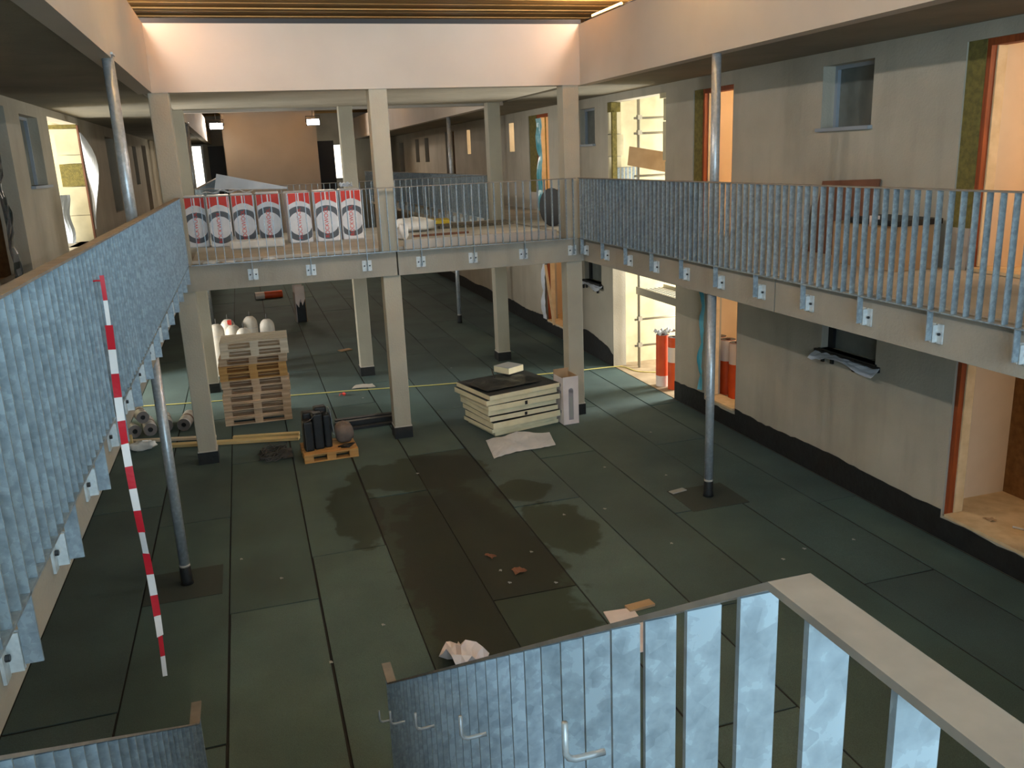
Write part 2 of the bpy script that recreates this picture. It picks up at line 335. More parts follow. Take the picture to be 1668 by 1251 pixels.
# ------------------------------------------------------------------ ceilings, fascias, roof
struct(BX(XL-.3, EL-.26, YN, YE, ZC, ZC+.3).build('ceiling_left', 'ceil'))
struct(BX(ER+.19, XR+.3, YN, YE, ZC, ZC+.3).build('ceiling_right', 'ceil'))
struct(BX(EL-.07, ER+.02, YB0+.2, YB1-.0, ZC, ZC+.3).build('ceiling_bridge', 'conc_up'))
struct(BX(EL-.27, EL-.07, YN, YB0+.2, ZF0, ZF1).build('trim_1', 'paint'))
struct(BX(ER, ER+.2, YN, YB0+.2, ZF0, ZF1).build('trim_2', 'paint'))
struct(BX(EL-.07, ER, YB0, YB0+.2, ZF0, ZF1).build('trim_3', 'paint'))
struct(BX(EL-.07, ER, YB1, YB1+.2, ZF0, ZF1).build('trim_4', 'paint'))
struct(BX(EL-.27, EL-.07, YB1, YE-.3, ZF0, ZF1).build('trim_5', 'paint'))
struct(BX(ER, ER+.2, YB1, YE-.3, ZF0, ZF1).build('trim_6', 'paint'))
# dark steel edge over the fascias
mb = MB().box(EL-.12, ER+.05, YB0+.04, YB0+.16, ZF1, ZF1+.075); struct(mb.build('trim_7', 'dark'))
struct(BX(EL-.25, EL-.17, YN, YB0, ZF1, ZF1+.06).build('trim_8', 'dark')); struct(BX(ER+.1, ER+.18, YN, YB0, ZF1, ZF1+.06).build('trim_9', 'dark'))
# timber roof: boards running across, shadow gaps between
rf = struct(BX(-4.2, 8.6, YN-.3, YE, 7.16, 7.3).build('ceiling', 'roofwood'))
bd = BX(-2.4, 7.0, 0, .20, 0, .09).mesh('roof_board', 'roofwood')
y = YN
while y < YE-.3:
    put('roof_board', bd, rf, (0, y, 7.03+random.uniform(-.01, .01)))
    y += .25
for xx in (XL-.3, XR): struct(BX(xx, xx+.3, YN, YE, ZC+.3, 7.16).build('wall_parapet', 'conc_up'))

# ------------------------------------------------------------------ walkway slabs and landing
def slab(x0, x1, y0, y1, z0=ZS0, z1=ZS1, m='slab'): return struct(BX(x0, x1, y0, y1, z0, z1).build('walkway_slab', m))
for a, b in ((1.0, 8.25), (8.27, YB0-.03), (YB0-.02, YB1+.1), (YB1+.12, 30), (30.02, 40)):
    slab(ER, XR, a, b)
for a, b in ((1.0, 7.3), (7.32, YB0-.03), (YB0-.02, YB1+.1), (YB1+.12, 30), (30.02, 40)):
    slab(XL, EL, a, b)
slab(EL+.002, 2.31, YB0-.02, YB1); slab(2.335, ER-.002, YB0-.02, YB1)
slab(XL, XR, YN, .9, 2.78, 3.06)
struct(BX(ER+.12, XR, 1.1, 40, ZS1, ZS1+.015).build('floor_walkway_right', 'screed'))
struct(BX(EL+.15, ER-.15, YB0+.32, YB1-.1, ZS1, ZS1+.05).build('floor_bridge', 'screed'))
o = bevel(struct(BX(2.5, 5.2, YB0+.27, YB0+.315, ZS1, ZS1+.16).build('trim_10', 'paint')), .01)

# ------------------------------------------------------------------ railings
FINW, FT = .06, .010
PITCH = .1265
def fin_mesh(h0, h1): return BX(-FT/2, FT/2, -FINW/2, FINW/2, h0, h1).mesh('baluster', 'galv')
fin_s = fin_mesh(.03, 1.02); fin_l = fin_mesh(-.24, 1.02)
br_m = MB().box(-.075, -.012, -.006, .006, -.27, -.10).box(.012, .075, -.006, .006, -.27, -.10).box(-.014, -.006, 0, .05, -.26, -.11).box(.006, .014, 0, .05, -.26, -.11).mesh('bracket', 'plate')
bolt_m = MB().tube([(0, .004, 0), (0, .022, 0)], .013, 6).mesh('bolt', 'bolt')
def railing(label, p0, rz, length, off, group, gap=.10, bolts=True):
    """local x along the rail, local +y towards the open side, z=0 at slab top. slab face at y=-gap"""
    r = thing('steel_railing', label, 'railing', (p0[0], p0[1], ZS1), rz, group)
    BX(0, length, -.036, .036, 1.02, 1.032).build('top_rail', 'rail', r)
    BX(0, length, -.03, .03, .018, .03).build('bottom_rail', 'galv', r)
    n = int(length/PITCH)+1; s = off % PITCH
    for i in range(n):
        x = s+i*PITCH
        if x > length-.005: break
        k = round((x-off)/PITCH)
        lng = (k % 7 == 0)
        put('baluster', fin_l if lng else fin_s, r, (x, 0, 0))
        if lng:
            b = put('bracket', br_m, r, (x, -gap+.007, 0))
            if bolts:
                for dx in (-.043, .043): put('bolt', bolt_m, b, (dx, 0, -.185))
    return r
G = 'galvanised bar railings of the walkways'
# left: runs along +Y, open side is +X : local x = +Y, local y = -X -> rotate so that local y=+X : rz=-90deg => local x -> -Y
YTOP = YB0-.12
railing('long galvanised bar railing on the left walkway, nearest the camera at left', (EL+.09, YTOP, 0), -PI/2, YTOP-1.6, YTOP-3.12, G, .09)
railing('galvanised bar railing along the right walkway in front of the red-framed doors', (ER-.09, 1.6, 0), PI/2, YTOP-1.6, 4.97-1.6, G, .09)
railing('thin white-looking bar railing across the front of the concrete bridge', (ER-.16, YB0-.115, 0), PI, ER-EL-.32, ER-.16-2.71, G, .10)
railing('bar railing along the rear edge of the bridge behind the wrapped packs', (EL+.16, YB1+.12, 0), 0, ER-EL-.32, .4, G, .12, False)
railing('far dark bar railing along the right walkway beyond the bridge', (ER-.115, YB1+.3, 0), PI/2, 20.4, .5, G, .115, False)
railing('far bar railing along the left walkway beyond the bridge', (EL+.115, 39.7, 0), -PI/2, 20.2, .5, G, .115, False)

# stair with its two railings, running down away from the viewer
Y0s, Y1s, Zt, Zb = .89, 5.47, 4.05, .99
slope = (Zb-Zt)/(Y1s-Y0s)
def railz(y): return Zt if y < Y0s else (Zt+slope*(y-Y0s) if y < Y1s else Zb)
def stair_rail(x, label, hook):
    r = thing('stair_railing', label, 'railing', (x, Y0s, 3.06))
    mb = MB(); hw = .033; t = .012
    pts = [(-2.4, Zt), (Y0s, Zt), (Y1s, Zb), (Y1s+.26, Zb)]
    for (ya, za), (yb, zb) in zip(pts[:-1], pts[1:]):
        vs = [(sx, yy-Y0s, zz-3.06+dz) for (yy, zz) in ((ya, za), (yb, zb)) for dz in (0, t) for sx in (-hw, hw)]
        mb.add(vs, [(0, 1, 3, 2), (4, 6, 7, 5), (0, 4, 5, 1), (2, 3, 7, 6), (0, 2, 6, 4), (1, 5, 7, 3)])
    mb.build('top_rail', 'rail', r)
    y = .96-.153*20
    fm = BX(-.031, .031, -.005, .005, -.93, 0).mesh('baluster', 'galv')
    while y < Y1s+.2:
        put('baluster', fm, r, (0, y-Y0s, railz(y)-3.06)); y += .153
    mb = MB()
    for (ya, za), (yb, zb) in zip(pts[:-1], pts[1:]):
        vs = [(sx, yy-Y0s, zz-3.06+dz) for (yy, zz) in ((ya, za), (yb, zb)) for dz in (-.95, -.93) for sx in (-hw, hw)]
        mb.add(vs, [(0, 1, 3, 2), (4, 6, 7, 5), (0, 4, 5, 1), (2, 3, 7, 6), (0, 2, 6, 4), (1, 5, 7, 3)])
    mb.build('bottom_rail', 'galv', r)
    for y in ((1.46, 2.53, 3.6, 4.67, 5.35) if hook > 0 else ()):
        z = railz(y)-.29-3.06; s = hook
        a = [(-.031*s, y-Y0s, z), (-.06*s, y-Y0s, z), (-.098*s, y-Y0s, z), (-.112*s, y-Y0s, z+.006), (-.12*s, y-Y0s, z+.02), (-.12*s, y-Y0s, z+.095)]
        MB().tube(a, .0075, 8).build('handrail_hook', 'galv_tube', r, True)
    return r
stair_rail(.64, 'wide galvanised slat railing of the stair in the right foreground with handrail hooks', 1)
stair_rail(-.70, 'galvanised slat railing of the stair at the bottom left corner', -1)
st = struct(put('stair', None, None, (0, .89, 0)))
for i in range(17):
    z = 3.06-(i+1)*.17; yy = i*.262
    BX(-.66, .60, yy, yy+.29, z-.05, z).build('stair_tread', 'slab', st)
MB().add([(sx, y, z) for sx in (-.3, -.05) for (y, z) in ((0, 2.78), (4.5, .0), (4.5, .12), (0, 3.0))], [(0, 1, 2, 3), (7, 6, 5, 4), (0, 4, 5, 1), (1, 5, 6, 2), (2, 6, 7, 3), (3, 7, 4, 0)]).build('stair_beam', 'slab', st)

# ------------------------------------------------------------------ concrete columns and steel posts
def column(x, y, label, wd=.285):
    r = thing('concrete_column', label, 'column', (x, y, 0), 0, 'square concrete columns carrying the bridge')
    h = wd/2
    bevel(BX(-h, h, -h, h, .0, ZS0).build('lower_shaft', 'col', r), .012)
    bevel(BX(-h, h, -h, h, ZS1, ZC).build('upper_shaft', 'col', r), .012)
    BX(-h-.014, h+.014, -h-.014, h+.014, 0, .20).build('bitumen_wrap', 'bitumen', r)
    BX(-h-.01, h+.01, -h-.01, h+.01, .20, .22).build('edge_strip', 'paint', r)
CY = YB0+.165
column(-.97, CY, 'front left concrete column of the bridge, beside the pallet stack')
column(2.22, CY, 'middle front concrete column of the bridge, behind the black bundle')
column(5.42, CY, 'front right concrete column of the bridge beside the open white carton')
column(-1.03, 18.9, 'rear left concrete column of the bridge, half hidden by the front left one')
column(2.27, 18.9, 'rear middle concrete column of the bridge, standing past the pallet stack')
column(5.46, 18.9, 'rear right concrete column of the bridge beyond the foam board stack')
def post(x, y, label):
    r = thing('steel_post', label, 'post', (x, y, 0), 0, 'round galvanised posts carrying the walkways')
    MB().tube([(0, 0, .0), (0, 0, ZS0)], .057, 20).build('lower_tube', 'galv_tube', r, True)
    MB().tube([(0, 0, ZS1), (0, 0, ZC-.02)], .057, 20).build('upper_tube', 'galv_tube', r, True)
    BX(-.062, .062, -.1, .1, ZC-.02, ZC).build('head_plate', 'galv_tube', r)
    MB().lathe([(.075, 0), (.066, .05), (.062, .22), (.057, .23)], 18).build('bitumen_sleeve', 'bitumen', r, True)
    MB().lathe([(.060, .225), (.060, .25)], 18).build('sleeve_collar', 'paint', r, True)
post(5.655, 9.75, 'tall round steel post carrying the right walkway')
post(-1.09, 9.75, 'tall round steel post carrying the left walkway beside the striped tape')
post(5.655, 23.9, 'round steel post carrying the far right walkway beyond the bridge')
post(-1.09, 23.9, 'round steel post carrying the far left walkway beyond the bridge')

# ------------------------------------------------------------------ rooms behind the door openings
def room(y0, y1, z0, z1, depth, lm, power, side=1, back='osb', col=(1, .78, .52)):
    X0 = XR+.301 if side > 0 else XL-.301; X1 = X0+side*depth
    a, b = sorted((X0, X1))
    mb = MB().box(a, b, y0-.1, y0, z0, z1).box(a, b, y1, y1+.1, z0, z1).box(a, b, y0, y1, z1, z1+.1)
    struct(mb.build('wall_inner', lm))
    struct(BX(min(X1, X1+side*.1), max(X1, X1+side*.1), y0-.1, y1+.1, z0, z1).build('wall_inner', back))
    struct(BX(a, b, y0, y1, z0-.1, z0).build('floor_inner', 'sill'))
    if power: point('room_lamp', ((X0+X1)/2+side*.2, y0+(y1-y0)*.25, z1-.35), power, col)
def doorset(n, y0, y1, z0, z1, ins=0, face=XR, side=1, olive=True):
    """timber frame in a wall opening y0..y1; insulation strip of width ins on the far side"""
    r = sroot('door_%d' % n, (face, y0, z0)); w = y1-y0-ins; s = side; fx = (.06, .17)
    def bx(a, b, c, d, e, f): return BX(min(s*a, s*b), max(s*a, s*b), c, d, e, f)
    bx(.03, .2, w-.055, w, 0, z1-z0).build('jamb', 'frame', r); bx(.03, .2, 0, .055, 0, z1-z0).build('jamb', 'frame', r)
    bx(.03, .2, .055, w-.055, z1-z0-.07, z1-z0).build('head', 'frame', r)
    bx(-.02, .29, .055, w-.055, 0, .035).build('threshold', 'sill', r)
    bx(.10, .22, w-.075, w-.056, .04, z1-z0-.07).build('stop_bead', 'sill', r)
    if ins: bx(.02, .28, w, w+ins-.001, .45 if olive else 0, z1-z0).build('insulation_strip', 'olive', r); bx(.01, .28, w+.001, w+ins-.002, 0, .45).build('white_block', 'paint', r)
    return r
doorset(1, 6.3, 7.8, 3.2, 5.58, .24); room(5.2, 7.72, 3.15, 5.7, 2.2, 'room', 26)
doorset(2, 12.4, 13.66, 3.2, 5.55, .27); room(11.5, 13.75, 3.15, 5.7, 1.8, 'room', 24, back='room')
doorset(3, 6.3, 7.55, .3, 2.25); room(4.8, 7.88, .28, 2.7, .95, 'room', 8, col=(1, .84, .62))
doorset(4, 12.12, 13.12, .32, 2.62); room(11.4, 13.9, .28, 2.7, 1.9, 'room', 13, back='room', col=(1, .84, .62))
doorset(5, 21.0, 22.55, 3.2, 5.6, .6); room(20.2, 22.9, 3.15, 5.7, 2, 'room', 22, back='room')
doorset(6, 20.2, 21.5, .3, 2.6); room(19.6, 22.3, .28, 2.7, 1.6, 'room', 9, back='osb')
for (a, b, z0, z1, pw) in ((23.3, 25.2, 4.2, 5.7, 34), (28.2, 30, 4.2, 5.7, 30)): room(a, b, z0, z1, 1.4, 'room', pw, back='room', col=(1, .88, .66))
for (a, b, z0, z1) in ((30.8, 32.6, 3.15, 5.7), (35.2, 36.4, 4.3, 5.6), (37.2, 38.4, 4.3, 5.6), (40.8, 42.4, 3.15, 5.6)): room(a, b, z0, z1, 1.0, 'osb', 0)
room(12.0, 14.7, 3.15, 5.7, 1.4, 'osb', 0, -1); room(24, 26.6, 3.15, 5.7, 1.2, 'osb', 0, -1); room(33.2, 35.4, 3.15, 5.7, 1.2, 'osb', 0, -1); room(30.2, 32, 4, 5.7, 1, 'osb', 0, -1)

# window recesses
def window(n, y0, y1, z0, z1, face=XR, side=1, depth=.16, panel='winpanel', frame='winframe', sillw=.07, ftk=.05):
    r = sroot('window_%d' % n, (face, y0, z0)); s = side; W = y1-y0; H = z1-z0
    def bx(a, b, c, d, e, f): return BX(min(s*a, s*b), max(s*a, s*b), c, d, e, f)
    bx(depth, depth+.03, 0, W, 0, H).build('window_panel', panel, r)
    bx(depth-.05, depth, 0, ftk, 0, H).build('frame_side', frame, r); bx(depth-.05, depth, W-ftk, W, 0, H).build('frame_side', frame, r)
    bx(depth-.05, depth, ftk, W-ftk, H-ftk, H).build('frame_head', frame, r)
    bx(-sillw, depth-.05, -.03, W+.03, -.045, .0).build('window_sill', frame, r)
    return r
window(1, 9.22, 10.2, 4.8, 5.58, depth=.24)
w2 = window(2, 8.85, 9.95, 1.85, 2.75, frame='black', ftk=.1, sillw=.03)
window(3, 18.0, 18.85, 4.79, 5.55)
w4 = window(4, 17.75, 18.75, 1.75, 2.6, frame='black', ftk=.1)
window(5, 15.4, 16.7, 4.46, 5.55, XL, -1, depth=.2)
for (wn, W) in ((w2, 1.1), (w4, 1.0)):      # loose foil apron and drips under the black painted window frames
    rr = random.Random(W)
    def fn(u, v): return (-.03-.13*v+.0, -.12+u*(W+.2), -.02-.10*v*(.6+.5*math.sin(u*7+1))-.03*rr.random())
    solid(MB().grid(14, 4, fn).build('foil_apron', 'plasticw', wn), .004)
    mb = MB()
    for u in (.15, .35, .8, 1.0): mb.box(-.05, -.02, u-.02, u+.03, -.16-.1*rr.random(), -.02)
    mb.box(-.04, -.005, -.1, W+.1, -.09, -.02); mb.build('bitumen_drips', 'black', wn)

# ------------------------------------------------------------------ side passages open to the daylight
for (s, X0, ya, yb) in ((1, XR+.3, 14.2, 17.3), (-1, XL-.3, 17.5, 20.8)):
    X1 = X0+s*4.4; a, b = sorted((X0, X1))
    struct(BX(a, b, yb, yb+.25, 0, ZC+.2).build('wall_passage', 'cream')); struct(BX(a, b, ya-.25, ya, 0, ZC+.2).build('wall_passage', 'conc_up'))
    struct(BX(a, b, ya-.25, yb+.25, ZC+.2, ZC+.4).build('ceiling_passage', 'conc_up')); 
struct(BX(XR+.0, XR+4.7, 14.2, 17.3, -.012, .0).build('floor_passage_right', 'bin')); struct(BX(XL-4.7, XL, 17.5, 20.8, -.012, 0).build('floor_passage_left', 'bin'))
# toothed blocks and insulation at the passage jambs
r = sroot('trim_11', (XR, 17.3, 3.2))
for i, (z0, z1, d) in enumerate(((0, .35, .16), (.36, .78, .05), (.8, 1.3, .05), (1.32, 1.75, .17), (1.77, 2.36, .06))): BX(.0, .28, -d, 0, z0, z1).build('jamb_block', 'cream', r)
BX(-.01, .2, -.20, -.01, 2.2, 2.39).build('insulation_strip', 'olive', r); BX(.0, .1, -.24, -.17, 0, 2.2).build('insulation_strip', 'olive', r)
r = sroot('trim_12', (XR, 14.67, 3.2))
for i, (z0, z1, d) in enumerate(((0, .5, .10), (.52, 1.2, .03), (1.22, 1.9, .12), (1.92, 2.3, .1), (2.31, 2.4, .25))): BX(0, .28, 0, d, z0, z1).build('jamb_block', 'cream', r)
r = sroot('trim_13', (XL, 20.75, 3.2))
for i, (z0, z1, d, m) in enumerate(((0, .55, .5, 'cream'), (.56, 1.15, .42, 'cream'), (1.16, 1.62, .3, 'olive'), (1.63, 1.8, .35, 'cream'), (1.81, 2.33, .3, 'cream'), (2.34, 2.42, .5, 'olive'))):
    BX(-.28-d*.6, -.02, -.12, -.001, z0, z1).build('jamb_block', m, r)
BX(-.02, .012, -.13, .02, 0, 2.4).build('timber_edge', 'rust', r)

# ------------------------------------------------------------------ roof lamps (in the cove over the side fascias) and far floodlights
def cove(x, y, label, pw=46):
    r = thing('cove_lamp', label, 'lamp', (x, y, ZF1), 0, 'warm lamps on top of the side fascias')
    BX(-.04, .04, -.6, .6, 0, .05).build('housing', 'lampbody', r); MB().tube([(0, -.55, .075), (0, .55, .075)], .022, 8).build('tube', 'warmtube', r)
    for dy in (-.4, .4): point('cove_light', (x, y+dy, ZF1+.13), pw, (1, .99, .97), .05)
    if y > 12 and y < 14: area('cove_uplight', (x, y, ZF1+.12), (PI, 0, 0), .2, 1.2, 20, (1, .68, .36))
    return r
for nm, x in (('left', EL-.15), ('right', ER+.1)):
    for y, wh in ((13.1, 'nearest the bridge'), (9.6, 'above the steel post'), (5.8, 'second from the camera'), (2.0, 'closest to the camera')): cove(x, y, 'warm lamp on the %s fascia under the timber roof, %s' % (nm, wh), 5 if y > 12 else (66 if y > 9 else (52 if y > 5 else 12)))
    for y, wh in ((22.5, 'just beyond the bridge'), (30.5, 'midway down the far hall')): cove(x, y, 'warm lamp on the %s fascia under the timber roof, %s' % (nm, wh), 17)
def flood(x, y, z, label):
    r = thing('floodlight', label, 'floodlight', (x, y, z), 0, 'glaring floodlights at the far end')
    BX(-.28, .28, -.05, .1, -.14, .14).build('housing', 'lampbody', r); BX(-.25, .25, -.06, -.051, -.11, .11).build('lens', 'lampglass', r)
    MB().tube([(-.3, .02, 0), (-.3, .02, .25), (.3, .02, .25), (.3, .02, 0)], .015, 6).build('yoke', 'lampbody', r)
    MB().tube([(0, .02, .25), (0, .02, 7.03-z)], .015, 6).build('hanger', 'lampbody', r)
    area('flood_light', (x, y-.1, z), (-PI/2+.2, 0, 0), .5, .22, 45, (1, .84, .66))
flood(-.62, 39.4, 6.3, 'glaring white floodlight at the far end, left one'); flood(3.35, 39.4, 6.35, 'glaring white floodlight at the far end, right one')

# ------------------------------------------------------------------ wrapped insulation packs on the bridge
ZBR = ZS1+.05
fc = bpy.data.curves.new('lettering', 'FONT'); fc.body = 'ROCKWOOL'; fc.size = .105; fc.align_x = 'LEFT'; fc.extrude = .001
fo = bpy.data.objects.new('lettering_source', fc); C.objects.link(fo); bpy.context.view_layer.update()
txt_me = bpy.data.meshes.new_from_object(fo.evaluated_get(bpy.context.evaluated_depsgraph_get())); txt_me.name = 'lettering'
bpy.data.objects.remove(fo); txt_me.materials.clear(); txt_me.materials.append(M['red'])
tw = max(v.co.x for v in txt_me.vertices)
for v in txt_me.vertices: v.co.x *= .56/tw
def pack(x, y, rz, label, w=.42, h=.92, d=.5, flip=False, tilt=0, red=True, textx=-.02):
    r = thing('insulation_pack', label, 'insulation pack', (x, y, ZBR), 0, 'red and white wrapped insulation packs on the bridge', (0, tilt, rz))
    b = BX(-w/2, w/2, 0, d, 0, h).build('wrapped_body', 'packw', r); bevel(b, .025, 3)
    t = -.003; z1 = h-.03; zr = h*.74
    poly = [(-w/2+.015, z1), (-w/2+.015, zr)]+[(-w/2+.015+(w-.03)*k/8, zr+.07*math.sin(PI*k/8)) for k in range(1, 8)]+[(w/2-.015, zr), (w/2-.015, z1)]
    MB().prism(poly, 0, t, lambda a, bb, hh: (a, hh, bb)).build('red_band', 'red', r)
    BX(-.012, .012, -.0045, -.0031, zr+.05, z1).build('wrap_fold', 'packw', r)
    cz, ri, ro, mw = h*.38, w*.5, w*.74, w/2-.015
    for (a0, a1) in ((.14, .86), (1.14, 1.86)):
        mb = MB(); n = 18; ok = []
        for k in range(n+1):
            a = PI*(a0+(a1-a0)*k/n); c_, s_ = math.cos(a), math.sin(a)
            pi = (max(-mw, min(mw, ri*c_)), cz+ri*s_); ro_ = min(ro, mw/abs(c_)) if abs(c_) > 1e-4 else ro
            po = (ro_*c_, cz+ro_*s_)
            if po[1] < .02: po = (po[0], .02)
            mb.v += [(pi[0], t, pi[1]), (po[0], t, po[1])]
        mb.f = [(2*k, 2*k+1, 2*k+3, 2*k+2) for k in range(n)]
        solid(mb.build('grey_arc', 'grey', r), .002)
    o = put('lettering', txt_me, r, (textx+.04, t-.002, .07 if not flip else .14), rot=(PI/2, -PI/2, 0))
    o.rotation_euler = Matrix(((0, -1, 0), (0, 0, -1), (1, 0, 0))).to_euler()
    return r
pk = 'red-topped white insulation pack on the bridge, '
pack(-.81, 16.75, .01, pk+'leftmost of the row', .37)
pack(-.40, 16.55, -.01, pk+'second from the left', .39)
pack(.02, 16.72, .02, pk+'third from the left', .39)
pack(.47, 16.8, -.02, pk+'fourth from the left', .42)
pack(.99, 16.3, .05, pk+'fifth from the left, slightly turned', .42)
pack(1.47, 16.25, -.02, pk+'sixth from the left', .41)
pack(1.93, 16.3, .0, pk+'rightmost, with torn red wrapping on top', .38)
o = BX(0, .93, -.12, .14, 0, .15).build('wrapped_bundle', 'bag', None, False, (-.27, 15.95, ZBR), -.04); bevel(o, .04, 3); tag(o, 'low white wrapped bundle lying at the foot of the packs', 'bundle')
rr = random.Random(3)
def fn(u, v):
    x = 1.78+.22*u; y = 16.42+.25*v; return (x, y, ZBR+.945+.07*math.sin(u*6+v*4)**2+.03*rr.random())
o = solid(MB().grid(7, 7, fn).build('torn_wrapping', 'plasticw'), .003); tag(o, 'torn pale wrapping crumpled on top of the rightmost pack', 'wrapping')
def fn(u, v):
    z = ZBR+.955+.06*rr.random()*(1-abs(2*u-1)); return (-.66+.9*u, 16.62+.3*v, z+.02*math.sin(u*20))
o = solid(MB().grid(14, 4, fn).build('plastic_wrap', 'plasticw'), .003); tag(o, 'crumpled clear plastic lying over the second and third packs', 'plastic sheet')
# pale tapering panel resting on the packs
def panel(a, b, c, d, t, name, m, label, cat):
    pts = [Vector(p) for p in (a, b, c, d)]; nrm = (pts[1]-pts[0]).cross(pts[3]-pts[0]).normalized()*t
    base = pts[0].copy(); vs = [p-base for p in pts]+[p-base+nrm for p in pts]
    o = MB().add(vs, [(0, 1, 2, 3), (7, 6, 5, 4), (0, 4, 5, 1), (1, 5, 6, 2), (2, 6, 7, 3), (3, 7, 4, 0)]).build(name, m, None, False, base); return tag(o, label, cat)
panel((-.44, 17.3, 4.23), (.86, 17.1, 4.18), (.86, 17.13, 4.205), (-.38, 17.5, 4.50), .02, 'tapered_board', 'plasticw', 'white tapering panel propped on top of the wrapped packs', 'panel')

# ------------------------------------------------------------------ other things on the bridge
def blob(name, m, label, cat, loc, sx, sy, sz, seed, n=14, rough=.12, group=None):
    r = random.Random(seed); mb = MB(); k = 8
    ph = [r.uniform(0, 6) for _ in range(6)]
    def fnb(u, v):
        a = 2*PI*u; e = PI*v; q = 1+rough*(math.sin(3*a+ph[0])*math.sin(2*e+ph[1])+.6*math.sin(5*a+ph[2]+3*e)+.4*math.sin(7*e+ph[3]+2*a))
        ss = lambda t: math.copysign(abs(t)**.7, t)
        return (sx*q*ss(math.cos(a))*abs(math.sin(e))**.7, sy*q*ss(math.sin(a))*abs(math.sin(e))**.7, max(0, sz+sz*q*ss(-math.cos(e))))
    o = mb.grid(20, 12, fnb).build(name, m, None, True, loc); return tag(o, label, cat, group)
blob('white_sack', 'bag', 'large pale sack lying behind the bridge railing, beside the middle column', 'sack', (3.25, 17.3, ZBR), .42, .38, .13, 1)
blob('plastic_bag', 'bag', 'small crumpled white plastic bag just behind the bridge railing', 'bag', (2.72, 15.55, ZBR), .10, .11, .13, 2, rough=.2)
o = bevel(BX(-.5, .5, -.35, .35, 0, .13).build('insulation_slab', 'yellowins', None, False, (3.75, 18.45, ZBR), -.15), .03); tag(o, 'yellow insulation slab lying on the bridge behind the white sack', 'insulation')
o = bevel(BX(-.8, .8, -.32, .32, 0, .06).build('gravel_board', 'rubble', None, False, (4.6, 17.7, ZBR), .02), .01); tag(o, 'speckled brown drainage mat on the bridge before the rear right column', 'mat')
o = bevel(BX(-.55, .55, -.025, .025, 0, .04).build('timber_batten', 'rust', None, False, (3.5, 15.95, ZBR), .06), .004); tag(o, 'thin reddish batten lying along the bridge behind the white kerb', 'batten')
# cable drum half hidden by the right column
r = thing('cable_drum', 'dark cable drum standing behind the right front column on the bridge', 'cable drum', (6.12, 16.7, ZS1+.015), .35)
for dx in (-.17, .14): MB().tube([(dx, 0, .38), (dx+.03, 0, .38)], .38, 28).build('flange', 'osb' if dx > 0 else 'black', r)
MB().tube([(-.14, 0, .38), (.14, 0, .38)], .22, 20).build('hub', 'black', r)
for k in range(3): MB().tube([(-.13+k*.09, .24*math.cos(a*.35), .38+.24*math.sin(a*.35)) for a in range(19)], .02, 6).build('cable_turn', 'black', r)
# debris on the bridge edge
for k, (x, y, s) in enumerate(((-.55, 14.12, .07), (-.28, 14.1, .05), (.3, 14.14, .06))):
    blob('plaster_lump', 'bag', 'pale plaster lump on the bridge edge below the packs, %s' % ('left one', 'middle one', 'right one')[k], 'rubble', (x, y, ZS1), s*1.6, s, s*.4, 11+k, rough=.25)

# ------------------------------------------------------------------ right walkway: panel, box
panel((7.28, 8.95, 3.196), (7.28, 10.05, 3.196), (7.46, 10.05, 4.12), (7.46, 8.95, 4.16), .025, 'brown_board', 'rust', 'reddish brown panel leaning on the right wall behind the railing', 'panel')
r = thing('cardboard_box', 'long brown cardboard box with dark rim on the right walkway', 'box', (7.1, 8.42, ZS1+.015))
bevel(BX(-.28, .28, -.58, .52, 0, .5).build('box_body', 'card', r), .01); BX(-.3, .3, -.6, .3, .5, .56).build('dark_rim', 'black', r); BX(-.31, -.25, -.25, -.15, .48, .6).build('paper_label', 'whitecard', r)
panel((7.35, 10.3, 3.196), (7.35, 10.75, 3.196), (7.47, 10.75, 3.8), (7.47, 10.3, 3.8), .02, 'plaster_board', 'paint', 'short pale board leaning on the right wall left of the brown panel', 'board')

# ------------------------------------------------------------------ pallets
def pallet(name, label, cat, loc, rz, m, group=None, L=1.2, W=.8):
    r = thing(name, label, cat, loc, rz, group)
    for j, y in enumerate((-W/2, -.0725, W/2-.145)):
        mm = BX(-L/2, L/2, y, y+.145, 0, .02).build('bottom_board', m, r)
        for x in (-L/2, -.0725, L/2-.145): BX(x, x+.145, y+.01, y+.135, .02, .098).build('block', m, r)
    for x in (-L/2, -.0725, L/2-.145): BX(x, x+.145, -W/2, W/2, .098, .118).build('cross_board', m, r)
    for j in range(5):
        y = -W/2+j*(W-.13)/4; BX(-L/2, L/2, y, y+.13, .118, .14).build('deck_board', m, r)
    return r
order = ['lowest', 'second from the bottom', 'third from the bottom', 'fourth from the bottom', 'fifth from the bottom', 'sixth from the bottom', 'fifth from the top', 'fourth from the top', 'third from the top', 'second from the top', 'topmost']
pz = 0.003
for k in range(11):
    m = 'palletpale' if k >= 9 else ('palletnew' if k in (6, 7) else 'pallet')
    kind = {'palletpale': 'pale', 'palletnew': 'yellowish', 'pallet': 'weathered brown'}[m]
    pallet('wooden_pallet', '%s wooden pallet in the tall stack, %s' % (kind, order[k]), 'pallet', (-.12+random.uniform(-.03, .03)+(.03 if k > 8 else 0), 16.45+random.uniform(-.04, .04), pz), -.03+random.uniform(-.03, .03), m, 'pallets in the tall stack')
    pz += .1405
small = pallet('small_pallet', 'small orange wooden pallet under the black bundle', 'pallet', (.92, 13.72, .003), .03, 'palletnew', None, .86, .7)
